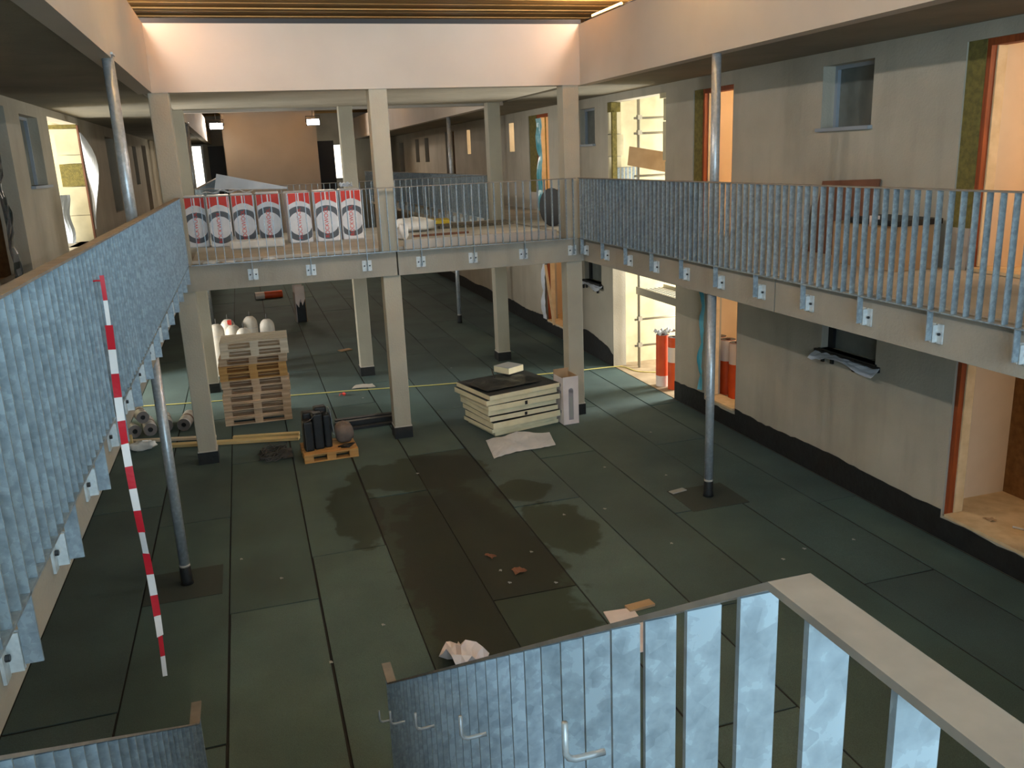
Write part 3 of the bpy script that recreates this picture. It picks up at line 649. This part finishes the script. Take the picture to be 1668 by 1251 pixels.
# black bundle of liners on the small pallet
r = thing('black_bundle', 'tall bundle of folded black rubber liners strapped on the small pallet', 'bundle', (.74, 13.72, .143), .08)
for k, (x, y, wx, wy, h) in enumerate(((-.22, -.2, .15, .22, .50), (-.06, -.16, .16, .24, .60), (.11, -.14, .12, .24, .56), (-.18, .1, .19, .2, .57), (.02, .12, .2, .18, .63))):
    bevel(BX(x, x+wx, y, y+wy, 0, h).build('folded_liner', 'black', r), .03, 3)
MB().tube([(-.2, -.215, .02), (-.2, -.215, .5), (-.1, -.2, .53), (.0, -.17, .615), (.12, -.16, .63)], .007, 6).build('strap', 'junk', r)
rr = random.Random(9)
solid(MB().grid(8, 5, lambda u, v: (.235+.03*u+.01*rr.random(), -.12+.26*v, .2+.42*(1-u))).build('foil_flap', 'plasticw', r), .003)
blob('brown_sack', 'sack', 'slumped grey brown sack beside the black bundle on the small pallet', 'sack', (1.2, 13.86, .144), .145, .22, .16, 5, rough=.08)
o = MB().tube([(0, 0, .012), (.12, -.05, .02), (.22, .03, .05), (.2, .12, .02), (.06, .1, .02), (-.04, .0, .03), (.05, -.08, .05), (.18, -.06, .06)], .012, 6).build('rubber_strip', 'black', None, True, (1.1, 13.5, .144)); tag(o, 'curled black rubber strip on the small pallet front corner', 'rubber strip')
# dark flat profiles lying behind
for k, (y, ln, x) in enumerate(((15.28, 1.12, 1.18), (15.1, 1.1, 1.16), (14.88, .98, 1.24))):
    o = MB().box(0, ln, -.055, -.045, 0, .09 if k < 2 else .035).box(0, ln, .045, .055, 0, .09 if k < 2 else .035).box(0, ln, -.045, .045, 0, .012).box(0, ln, -.055, .055, .088 if k < 2 else .033, .1 if k < 2 else .045).build('black_profile', 'black', None, False, (x, y, .003), .03)
    tag(o, 'long black hollow profile lying on the floor, %s' % ('farthest of the three', 'middle of the three', 'thin nearest one')[k], 'profile', 'black profiles beside the bundle')
# tangled strapping
rr = random.Random(21); path = []
for k in range(120):
    a = k*.62; path.append((.26*math.cos(a)*rr.uniform(.4, 1), .42*math.sin(a*1.13)*rr.uniform(.4, 1), max(.012, .02+.11*abs(math.sin(k*.37))*rr.random())))
o = MB().tube(path, .009, 5).build('tangled_strapping', 'junk', None, True, (.04, 14.0, .0)); tag(o, 'grey tangle of strapping and wire on the floor left of the black bundle', 'strapping')
solid(MB().grid(8, 8, lambda u, v: (.0+.3*u, -.3+.5*v, .02+.09*math.sin(u*3.1)*math.sin(v*3.1)+.02*rr.random())).build('plastic_scrap', 'junk', o), .003)
# lumber and battens between the columns
def plank(x0, y0, x1, y1, w, t, z, m, label, name='lumber_plank'):
    L = math.hypot(x1-x0, y1-y0); o = bevel(BX(0, L, -w/2, w/2, 0, t).build(name, m, None, False, (x0, y0, z), math.atan2(y1-y0, x1-x0)), .003); return tag(o, label, 'plank', 'planks on the floor behind the front left column')
plank(-1.75, 15.25, .5, 14.72, .14, .05, .003, 'lumber', 'long pale plank on the floor behind the front left column, nearest of the three')
plank(-.6, 15.22, .52, 14.98, .1, .05, .003, 'lumber', 'pale plank on the floor behind the front left column, middle of the three')
plank(-2.44, 15.82, -.9, 15.40, .1, .045, .003, 'palletpale', 'pinkish plank in front of the foil rolls, farthest of the three')
o = bevel(BX(-.1, .1, -.08, .08, 0, .2).build('wood_offcut', 'lumber', None, False, (-2.36, 15.5, .003), .1), .006); tag(o, 'short upright yellow timber offcut at the plank ends', 'offcut')
blob('crumpled_paper', 'bag', 'crumpled white paper among the planks left of the left post', 'paper', (-2.08, 15.27, .003), .2, .1, .07, 31, rough=.25)
# foil wrapped pipe rolls
def rollthing(name, label, cat, loc, rz, L, R, body, end, group, stand=False, parts=()):
    rot_ = (0, 0, rz); r = thing(name, label, cat, loc, rz, group)
    n = 22
    if stand: f = lambda t, rad: [(rad*math.cos(2*PI*k/n), rad*math.sin(2*PI*k/n), t) for k in range(n)]
    else: f = lambda t, rad: [(t, rad*math.cos(2*PI*k/n), R+rad*math.sin(2*PI*k/n)) for k in range(n)]
    rings = f(0, R)+f(L, R); mb = MB().add(rings, [(k, (k+1) % n, n+(k+1) % n, n+k) for k in range(n)]); mb.build('wrap', body, r, True)
    for t in (0, L):
        a, b = f(t, R), f(t, R*.38); MB().add(a+b, [(k, (k+1) % n, n+(k+1) % n, n+k) for k in range(n)]).build('roll_end', end, r)
    a, b = f(.02, R*.38), f(L-.02, R*.38); MB().add(a+b, [(k, (k+1) % n, n+(k+1) % n, n+k) for k in range(n)]+[tuple(range(n))]).build('core', 'black', r)
    for (t0, t1, m) in parts:
        a, b = f(t0, R*1.006), f(t1, R*1.006); MB().add(a+b, [(k, (k+1) % n, n+(k+1) % n, n+k) for k in range(n)]).build('printed_band', m, r, True)
    return r
for k, (x, y, rz, nm) in enumerate(((-2.28, 16.05, 2.0, 'nearest the slab edge'), (-2.02, 16.05, 1.75, 'second one'), (-1.76, 16.2, 1.7, 'third one'), (-1.46, 16.1, 1.45, 'right of the left post'))):
    rollthing('foil_roll', 'silver grey insulation roll on the floor at left, %s' % nm, 'roll', (x, y, .003), rz, .62, .115, 'foil', 'foilend', 'grey insulation rolls at left', parts=((.0, .05, 'plasticw'), (.3, .36, 'rust')))
rollthing('foil_roll', 'silver grey insulation roll lying on top of the other rolls', 'roll', (-2.12, 16.1, .236), 1.85, .6, .11, 'foil', 'foilend', 'grey insulation rolls at left', parts=((.25, .31, 'rust'),))

# ------------------------------------------------------------------ gas bottles behind the pallets
def bottle(x, y, label, red=False):
    r = thing('gas_bottle', label, 'gas bottle', (x, y, .003), 0, 'pale gas bottles behind the pallet stack')
    MB().lathe([(.14, 0), (.165, .03), (.165, 1.02), (.155, 1.09), (.125, 1.15), (.08, 1.19), (.03, 1.2)], 22).build('cylinder', 'gas', r, True)
    MB().lathe([(.167, .93), (.167, .945)], 22).build('weld_ring', 'foil', r)
    MB().tube([(0, 0, 1.15), (0, 0, 1.32)], .012, 8).build('valve', 'junk', r)
    if red: BX(-.0, .1, -.15, -.12, 1.06, 1.2).build('red_tag', 'red', r)
bl = 'pale gas bottle behind the pallet stack, '
bottle(-.86, 20.32, bl+'leftmost'); bottle(-.62, 20.85, bl+'with the red tag', True); bottle(-.5, 20.0, bl+'low in front of the tagged one'); bottle(-.27, 19.5, bl+'nearest the pallets'); bottle(-.12, 21.0, bl+'tallest looking in the middle'); bottle(.25, 20.4, bl+'rightmost')

# ------------------------------------------------------------------ foam board stack, carton, sheet
z = .004; rs = random.Random(5); names = ['lowest', 'second from the bottom', 'third from the bottom', 'fourth from the bottom', 'fourth from the top', 'third from the top', 'second from the top', 'topmost']
for k in range(8):
    t = (.07, .07, .11, .085, .095, .095, .09, .08)[k]; L = 1.28+.02*k+rs.uniform(-.03, .03); W = 1.0+.03*k
    a = .21+rs.uniform(-.035, .035)+(.05 if k > 5 else 0); cx, cy = 4.18-.012*k+rs.uniform(-.03, .03), 14.05+rs.uniform(-.03, .03)
    r = thing('foam_board', 'cream foam insulation board with dark facing, %s of the board stack' % names[k], 'foam board', (cx, cy, z), a, 'foam boards in the stack')
    bevel(BX(-L/2, L/2, -W/2, W/2, 0, t-.004).build('foam_core', 'pir', r), .004)
    BX(-L/2+.005, L/2-.005, -W/2+.005, W/2-.005, t-.004, t).build('facing', 'blackfoil', r)
    if k in (3, 5): BX(.0, .05, -W/2-.004, -W/2+.02, .01, t-.02).build('cut_notch', 'black', r)
    z += t+(.004 if k not in (2, 3) else .02)
rs2 = random.Random(2)
o = solid(MB().grid(12, 8, lambda u, v: (-.62+1.1*u-.12*v, -.42+.75*v, .012+.03*abs(math.sin(u*7+v*2))*(.3+v)+.012*rs2.random())).build('foil_sheet', 'blackfoil', None, False, (4.12, 14.1, z), .25), .004); tag(o, 'crinkled black foil sheet on top of the foam board stack', 'foil sheet')
r = thing('foam_offcut', 'small square cream foam offcut on top of the board stack', 'foam offcut', (4.3, 14.55, z+.068), .5)
bevel(BX(-.19, .19, -.19, .19, 0, .11).build('foam_core', 'pir', r), .004); BX(-.188, .188, -.188, .188, .11, .114).build('facing', 'greytop', r)
o = MB().tube([(0, 0, 0), (.1, .5, .02)], .012, 6).build('black_stick', 'black', None, False, (3.92, 14.2, z+.075)); tag(o, 'thin black stick lying on the black foil of the board stack', 'stick')
# carton
r = thing('open_carton', 'tall open white carton with a printed lamp picture beside the foam boards', 'carton', (5.105, 13.76, .003), .06)
w, d, h, t = .29, .42, .86, .008
BX(-w/2, w/2, -d/2, -d/2+t, 0, h).build('front_side', 'whitecard', r); BX(-w/2, w/2, d/2-t, d/2, 0, h+.06).build('back_side', 'card', r)
BX(-w/2, -w/2+t, -d/2+t, d/2-t, 0, h-.02).build('left_side', 'whitecard', r); BX(w/2-t, w/2, -d/2+t, d/2-t, 0, h).build('right_side', 'card', r)
BX(-w/2+t, w/2-t, -d/2+t, d/2-t, 0, t).build('carton_bottom', 'card', r); BX(-w/2+t, w/2-t, -d/2+t, d/2-t, h-.25, h-.24).build('inner_flap', 'card', r)
BX(-w/2+.1, -w/2+.19, -d/2-.003, -d/2-.0005, .08, .62).build('printed_picture', 'printgrey', r)
BX(-w/2+.115, -w/2+.175, -d/2-.005, -d/2-.0032, .12, .5).build('printed_picture', 'greytop', r); MB().tube([(-w/2+.145, -d/2-.003, .61), (-w/2+.145, -d/2-.001, .61)], .045, 16).build('printed_picture', 'printgrey', r)
for zz in (.2, .55, .68): BX(-w/2-.003, -w/2-.0005, -.12, .1, zz, zz+.05).build('printed_mark', 'printgrey', r)
# white plastic sheet in front
rs3 = random.Random(8)
def fn(u, v):
    x = 3.45+1.12*u+.12*v-.1; y = 12.36+.92*v+.28*u*(1-v)+.05*math.sin(u*5); e = min(u, 1-u, v*1.2+.02)
    return (x-4, y-13, .008+.05*abs(math.sin(u*4.5+v*2))*e*3+.012*rs3.random())
o = solid(MB().grid(16, 12, fn).build('plastic_sheet', 'plasticw', None, False, (4, 13, 0)), .003); tag(o, 'white plastic sheet spread on the floor in front of the foam boards', 'plastic sheet')

# ------------------------------------------------------------------ striped tape hanging at the left railing
r = thing('barrier_tape', 'red and white striped barrier tape hanging down from the left railing', 'barrier tape', (-.825, 5.42, 1.43))
zt = 4.05-1.43; n = 18; zs = [zt*(1-k/n) for k in range(n+1)]
def tape_x(zv): return .012*math.sin(zv*3)
for k in range(n):
    a, b = zs[k], zs[k+1]; wd = .022 if 1 < k < n-2 else (.012 if k < 2 else .014); tw_ = .6 if k in (6, 11, 15) else .25
    mb = MB(); seg = 4
    for j in range(seg+1):
        zz = a+(b-a)*j/seg; an = tw_*math.sin(zz*5); dx, dy = wd*math.cos(an), wd*math.sin(an); x = tape_x(zz)
        mb.v += [(x-dx, -dy, zz), (x+dx, dy, zz)]
    mb.f = [(2*j, 2*j+1, 2*j+3, 2*j+2) for j in range(seg)]
    solid(mb.build('red_stripe' if k % 2 == 0 else 'white_stripe', 'tapered' if k % 2 == 0 else 'tapew', r), .002)
MB().tube([(0, 0, zt-.03), (-.02, .0, zt-.028), (-.04, 0, zt-.03)], .005, 6).build('knot', 'tapered', r)

# ------------------------------------------------------------------ orange rolls
G2 = 'orange wrapped membrane rolls'
for k, (x, y, nm) in enumerate(((7.72, 15.2, 'nearer the scaffold'), (7.82, 14.88, 'against the wall end'))):
    rollthing('membrane_roll', 'upright orange membrane roll in the bright passage, %s' % nm, 'roll', (x, y, .003), 0, 1.05, .13, 'orange', 'foilend', G2, True, ((.0, .22, 'rollw'),) if k == 0 else ((.55, .85, 'rollw'),))
rs4 = random.Random(4)
o = solid(MB().grid(8, 8, lambda u, v: (-.2+.34*u, -.2+.36*v, .02+.09*abs(math.sin(u*9)*math.cos(v*8))+.05*rs4.random())).build('plastic_wrap', 'plasticw', None, False, (7.74, 15.14, 1.055)), .003); tag(o, 'torn white wrapping draped over the orange rolls in the passage', 'wrapping')
for k, (x, y, nm) in enumerate(((8.05, 13.62, 'leftmost'), (8.05, 13.3, 'middle'), (8.05, 12.98, 'rightmost'))):
    rollthing('membrane_roll', 'upright orange roll with white upper half in the lower doorway, %s' % nm, 'roll', (x, y, .282), 0, 1.0, .14, 'orange', 'foilend', G2, True, ((.62, .995, 'rollw'),))
rollthing('membrane_roll', 'lone orange and white roll lying on the far dark floor', 'roll', (.1, 31.9, .003), .1, .95, .13, 'orange', 'foilend', G2, False, ((0, .32, 'rollw'),))
# torn carton on the far floor
r = thing('torn_carton', 'torn pale carton with black opening standing on the far dark floor', 'carton', (1.35, 26.6, .003), .1)
BX(-.15, -.14, -.2, .2, 0, .9).build('side', 'whitecard', r); BX(.14, .15, -.2, .2, 0, 1.0).build('side', 'card', r); BX(-.14, .14, .19, .2, 0, 1.1).build('side', 'whitecard', r)
BX(-.14, .14, -.2, .19, 0, .01).build('carton_bottom', 'black', r); MB().prism([(-.14, 1.1), (.14, 1.1), (.14, .7), (.05, .5), (.0, .72), (-.06, .45), (-.14, .6)], -.2, -.19, lambda a, b, hh: (a, hh, b)).build('torn_front', 'whitecard', r); BX(-.13, .13, -.18, -.17, .02, .6).build('dark_content', 'black', r)
o = bevel(BX(-.16, .16, -.1, .1, 0, .02).build('cardboard_piece', 'card', None, False, (2.1, 21.7, .003), .4), .003); tag(o, 'pinkish cardboard piece lying on the floor left of the rear middle column', 'cardboard')

# ------------------------------------------------------------------ yellow cable over the floor
pts = [(-2.95, 18.33), (-2.4, 18.26), (-1.75, 18.12), (-.4, 17.9), (.73, 17.72), (1.7, 17.58), (2.6, 17.41), (3.86, 17.2), (5.49, 17.12), (6.68, 17.05), (7.45, 17.02), (7.66, 16.9), (7.74, 16.45), (8.0, 16.2), (8.3, 16.1), (8.8, 16.0)]
sm = []
for i in range(len(pts)-1):
    p0, p1, p2, p3 = pts[max(i-1, 0)], pts[i], pts[i+1], pts[min(i+2, len(pts)-1)]
    for j in range(5):
        t = j/5; sm.append(tuple(.5*(2*p1[c]+(p2[c]-p0[c])*t+(2*p0[c]-5*p1[c]+4*p2[c]-p3[c])*t*t+(3*p1[c]-p0[c]-3*p2[c]+p3[c])*t**3) for c in (0, 1))+(.013,))
o = MB().tube(sm, .011, 6).build('yellow_cable', 'yellow', None, True); tag(o, 'yellow cable lying across the floor under the bridge', 'cable')

# ------------------------------------------------------------------ scaffold in the right passage
r = thing('scaffold', 'tubular steel scaffold with grated deck in the bright right passage', 'scaffold', (7.95, 16.75, 0))
for (x, y) in ((0, 0), (.07, .18), (1.3, 0), (0, -1.75), (1.3, -1.75)): MB().tube([(x, y, .004), (x, y, 5.7)], .026, 10).build('standard', 'scaff', r, True)
for z in (.5, 1.08, 3.1, 4.1, 4.95, 5.25): MB().tube([(-.12, -.03, z), (1.5, -.03, z)], .024, 8).build('ledger', 'scaff', r, True); 
for z in (.52, 1.1, 4.97, 5.27):
    for x in (0,): MB().box(x-.045, x+.045, -.06, .03, z-.05, z+.04).build('coupler', 'scaff', r)
dk = BX(.0, .62, -2.0, .1, 1.70, 1.72).build('deck', 'deck', r); BX(-.03, 0, -2.0, .1, 1.62, 1.78).build('deck_edge', 'scaff', r); BX(.62, .65, -2.0, .1, 1.62, 1.78).build('deck_edge', 'scaff', r)
mb = MB()
for i in range(20):
    for j in range(6): mb.box(.05+j*.1, .09+j*.1, -1.93+i*.1, -1.87+i*.1, 1.72, 1.724)
mb.build('deck_holes', 'gap', dk)
panel((7.62, 16.6, 4.33), (8.62, 16.25, 4.1), (8.66, 16.28, 4.5), (7.68, 16.63, 4.7), .01, 'cardboard_sheet', 'card', 'large brown cardboard sheet hung across the scaffold in the upper passage', 'cardboard')
r = thing('slat_barrier', 'short grey steel slat barrier standing in the upper right passage below the cardboard', 'barrier', (7.6, 17.1, 3.2))
sl = BX(-.03, .03, -.005, .005, 0, 1.08).mesh('baluster', 'galv')
for k in range(6): put('baluster', sl, r, (.05+.085*k, 0, 0))
BX(0, .53, -.03, .03, 1.08, 1.09).build('top_rail', 'rail', r)
struct(BX(XR+.02, XR+.62, 16.9, 17.29, 3.02, 3.2).build('floor_passage_ledge', 'slab'))

# ------------------------------------------------------------------ films and sheets at the doors
def film(name, m, label, face, y, z0, z1, w, seed, side=1):
    rs = random.Random(seed)
    def fnf(u, v):
        tz = z0+(z1-z0)*v; return (-side*(.03+.05*abs(math.sin(v*9+seed))*(.3+u)+.02*rs.random()), (u-.5)*w*(1-.35*math.sin(v*3.1))+.03*math.sin(v*7), tz-z0)
    o = solid(MB().grid(4, 22, fnf).build(name, m, None, False, (face, y, z0)), .003); return tag(o, label, 'plastic film')
film('blue_film', 'cyan', 'bluish plastic film hanging in the upper far doorway past the bridge', XR, 21.55, 3.2, 5.5, .4, 1)
film('blue_film', 'cyan', 'bluish plastic film on the lower doorway behind the right steel post', XR, 13.16, .45, 2.3, .09, 2)
film('silver_film', 'plasticw', 'shiny silver film hanging at the far lower doorway', XR, 21.55, .34, 2.4, .24, 3)
film('black_film', 'blackfilm', 'shiny black plastic film hanging at the dark left doorway', XL, 13.3, 3.2, 5.3, .3, 4, -1)
plank_o = MB().box(-.03, .03, -.02, .02, 0, 1.6, Matrix.Rotation(-.35, 4, 'X')).build('leaning_batten', 'sill', None, False, (7.42, 20.75, .31)); tag(plank_o, 'thin pale batten leaning in the far lower doorway', 'batten')
# sheets in the left passage
rs5 = random.Random(12)
o = solid(MB().grid(8, 12, lambda u, v: (.25*u*math.sin(PI*v**1.6), .1*math.sin(u*2+v*5), 2.0*v)).build('hanging_sheet', 'plasticw', None, False, (-3.05, 20.6, 3.45)), .003); tag(o, 'pale plastic sheet bulging out of the left passage edge', 'plastic sheet')
o = solid(MB().grid(6, 10, lambda u, v: (.34*u+.03*math.sin(v*8), .05*math.sin(u*5+v*3), 1.0*v)).build('grey_sheet', 'winframe', None, False, (-3.78, 20.35, 3.2)), .003); tag(o, 'grey sheet standing in the left passage before the cream blocks', 'sheet')
struct(BX(XL-.9, XL-.0, 19.2, 20.75, 3.02, 3.2).build('floor_passage_ledge', 'slab'))

# ------------------------------------------------------------------ litter
def scrap(label, x, y, w, d, m, seed, hgt=.06, name='paper_scrap', cat='paper', group=None):
    rs = random.Random(seed)
    o = solid(MB().grid(5, 5, lambda u, v: ((u-.5)*w*(1-.3*v), (v-.5)*d, .008+hgt*abs(math.sin(u*4+v*3))*rs.uniform(.6, 1))).build(name, m, None, False, (x, y, .0), rs.uniform(-.6, .6)), .002); return tag(o, label, cat, group)
scrap('crumpled pale wrapper on the floor just above the stair railing', 1.5, 7.05, .34, .42, 'whitecard', 1, .2, 'crumpled_wrapper')
scrap('white paper scrap beside the crumpled wrapper near the stair railing', 1.4, 6.92, .12, .1, 'plasticw', 2, .03)
o = bevel(BX(-.16, .16, -.4, .4, 0, .012).build('pinkish_board', 'whitecard', None, False, (3.22, 7.0, .003), -.1), .003); tag(o, 'pinkish white board lying behind the top of the stair railing', 'board')
o = bevel(BX(-.15, .15, -.06, .06, 0, .03).build('cardboard_piece', 'card', None, False, (3.5, 7.38, .003), .1), .003); tag(o, 'small brown cardboard piece behind the top of the stair railing', 'cardboard')
scrap('red scrap lying beside the yellow cable under the bridge', 1.55, 17.3, .14, .12, 'red', 5, .06)
o = scrap('pale stained patch of dust and paper near the rear middle column', 2.05, 17.85, .5, .3, 'screed', 6, .012)
scrap('pinkish leaf-like scrap on the dark wet sheet, larger one', 2.56, 8.62, .16, .14, 'rust', 7, .02)
scrap('pinkish leaf-like scrap on the dark wet sheet, smaller one', 2.36, 9.1, .08, .14, 'rust', 8, .02)
for k, (x, y) in enumerate([(2.09, 12.2), (-0.49, 10.16), (-0.05, 9.46), (.32, 7.5), (4.79, 11.32), (2.38, 8.38), (2.37, 8.7), (2.85, 9.02), (2.86, 8.19), (5.48, 10.66), (6.16, 12.55), (4.17, 9.87), (5.48, 7.75), (6.54, 7.88), (5.86, 7.89), (1.9, 16.9), (4.13, 18.58), (3.6, 9.9), (4.5, 8.6), (.9, 8.0)]):
    scrap('tiny pale crumb of litter on the green floor sheets', x, y, .035, .04, 'greytop', 40+k, .01, 'litter_crumb', 'litter', 'crumbs of litter on the floor')
# grey offcut beside the right post patch
o = bevel(BX(-.12, .12, -.05, .05, 0, .012).build('membrane_offcut', 'greytop', None, False, (5.35, 10.05, .006), .2), .002); tag(o, 'grey membrane offcut beside the foot of the right post', 'offcut')

# tool and scrap left on the threshold floor of the lower right room
o = MB().tube([(0, 0, .012), (.16, -.3, .012)], .012, 8).build('pale_stick', 'bag', None, True, (7.98, 7.0, .282)); tag(o, 'pale stick lying on the floor of the lower right room', 'stick')
o = solid(MB().grid(4, 4, lambda u, v: (.1*u, .12*v*(1-.4*u), .006+.02*abs(math.sin(5*u+3*v)))).build('brown_scrap', 'card', None, False, (7.86, 7.2, .282)), .002); tag(o, 'small brown scrap on the floor of the lower right room', 'scrap')
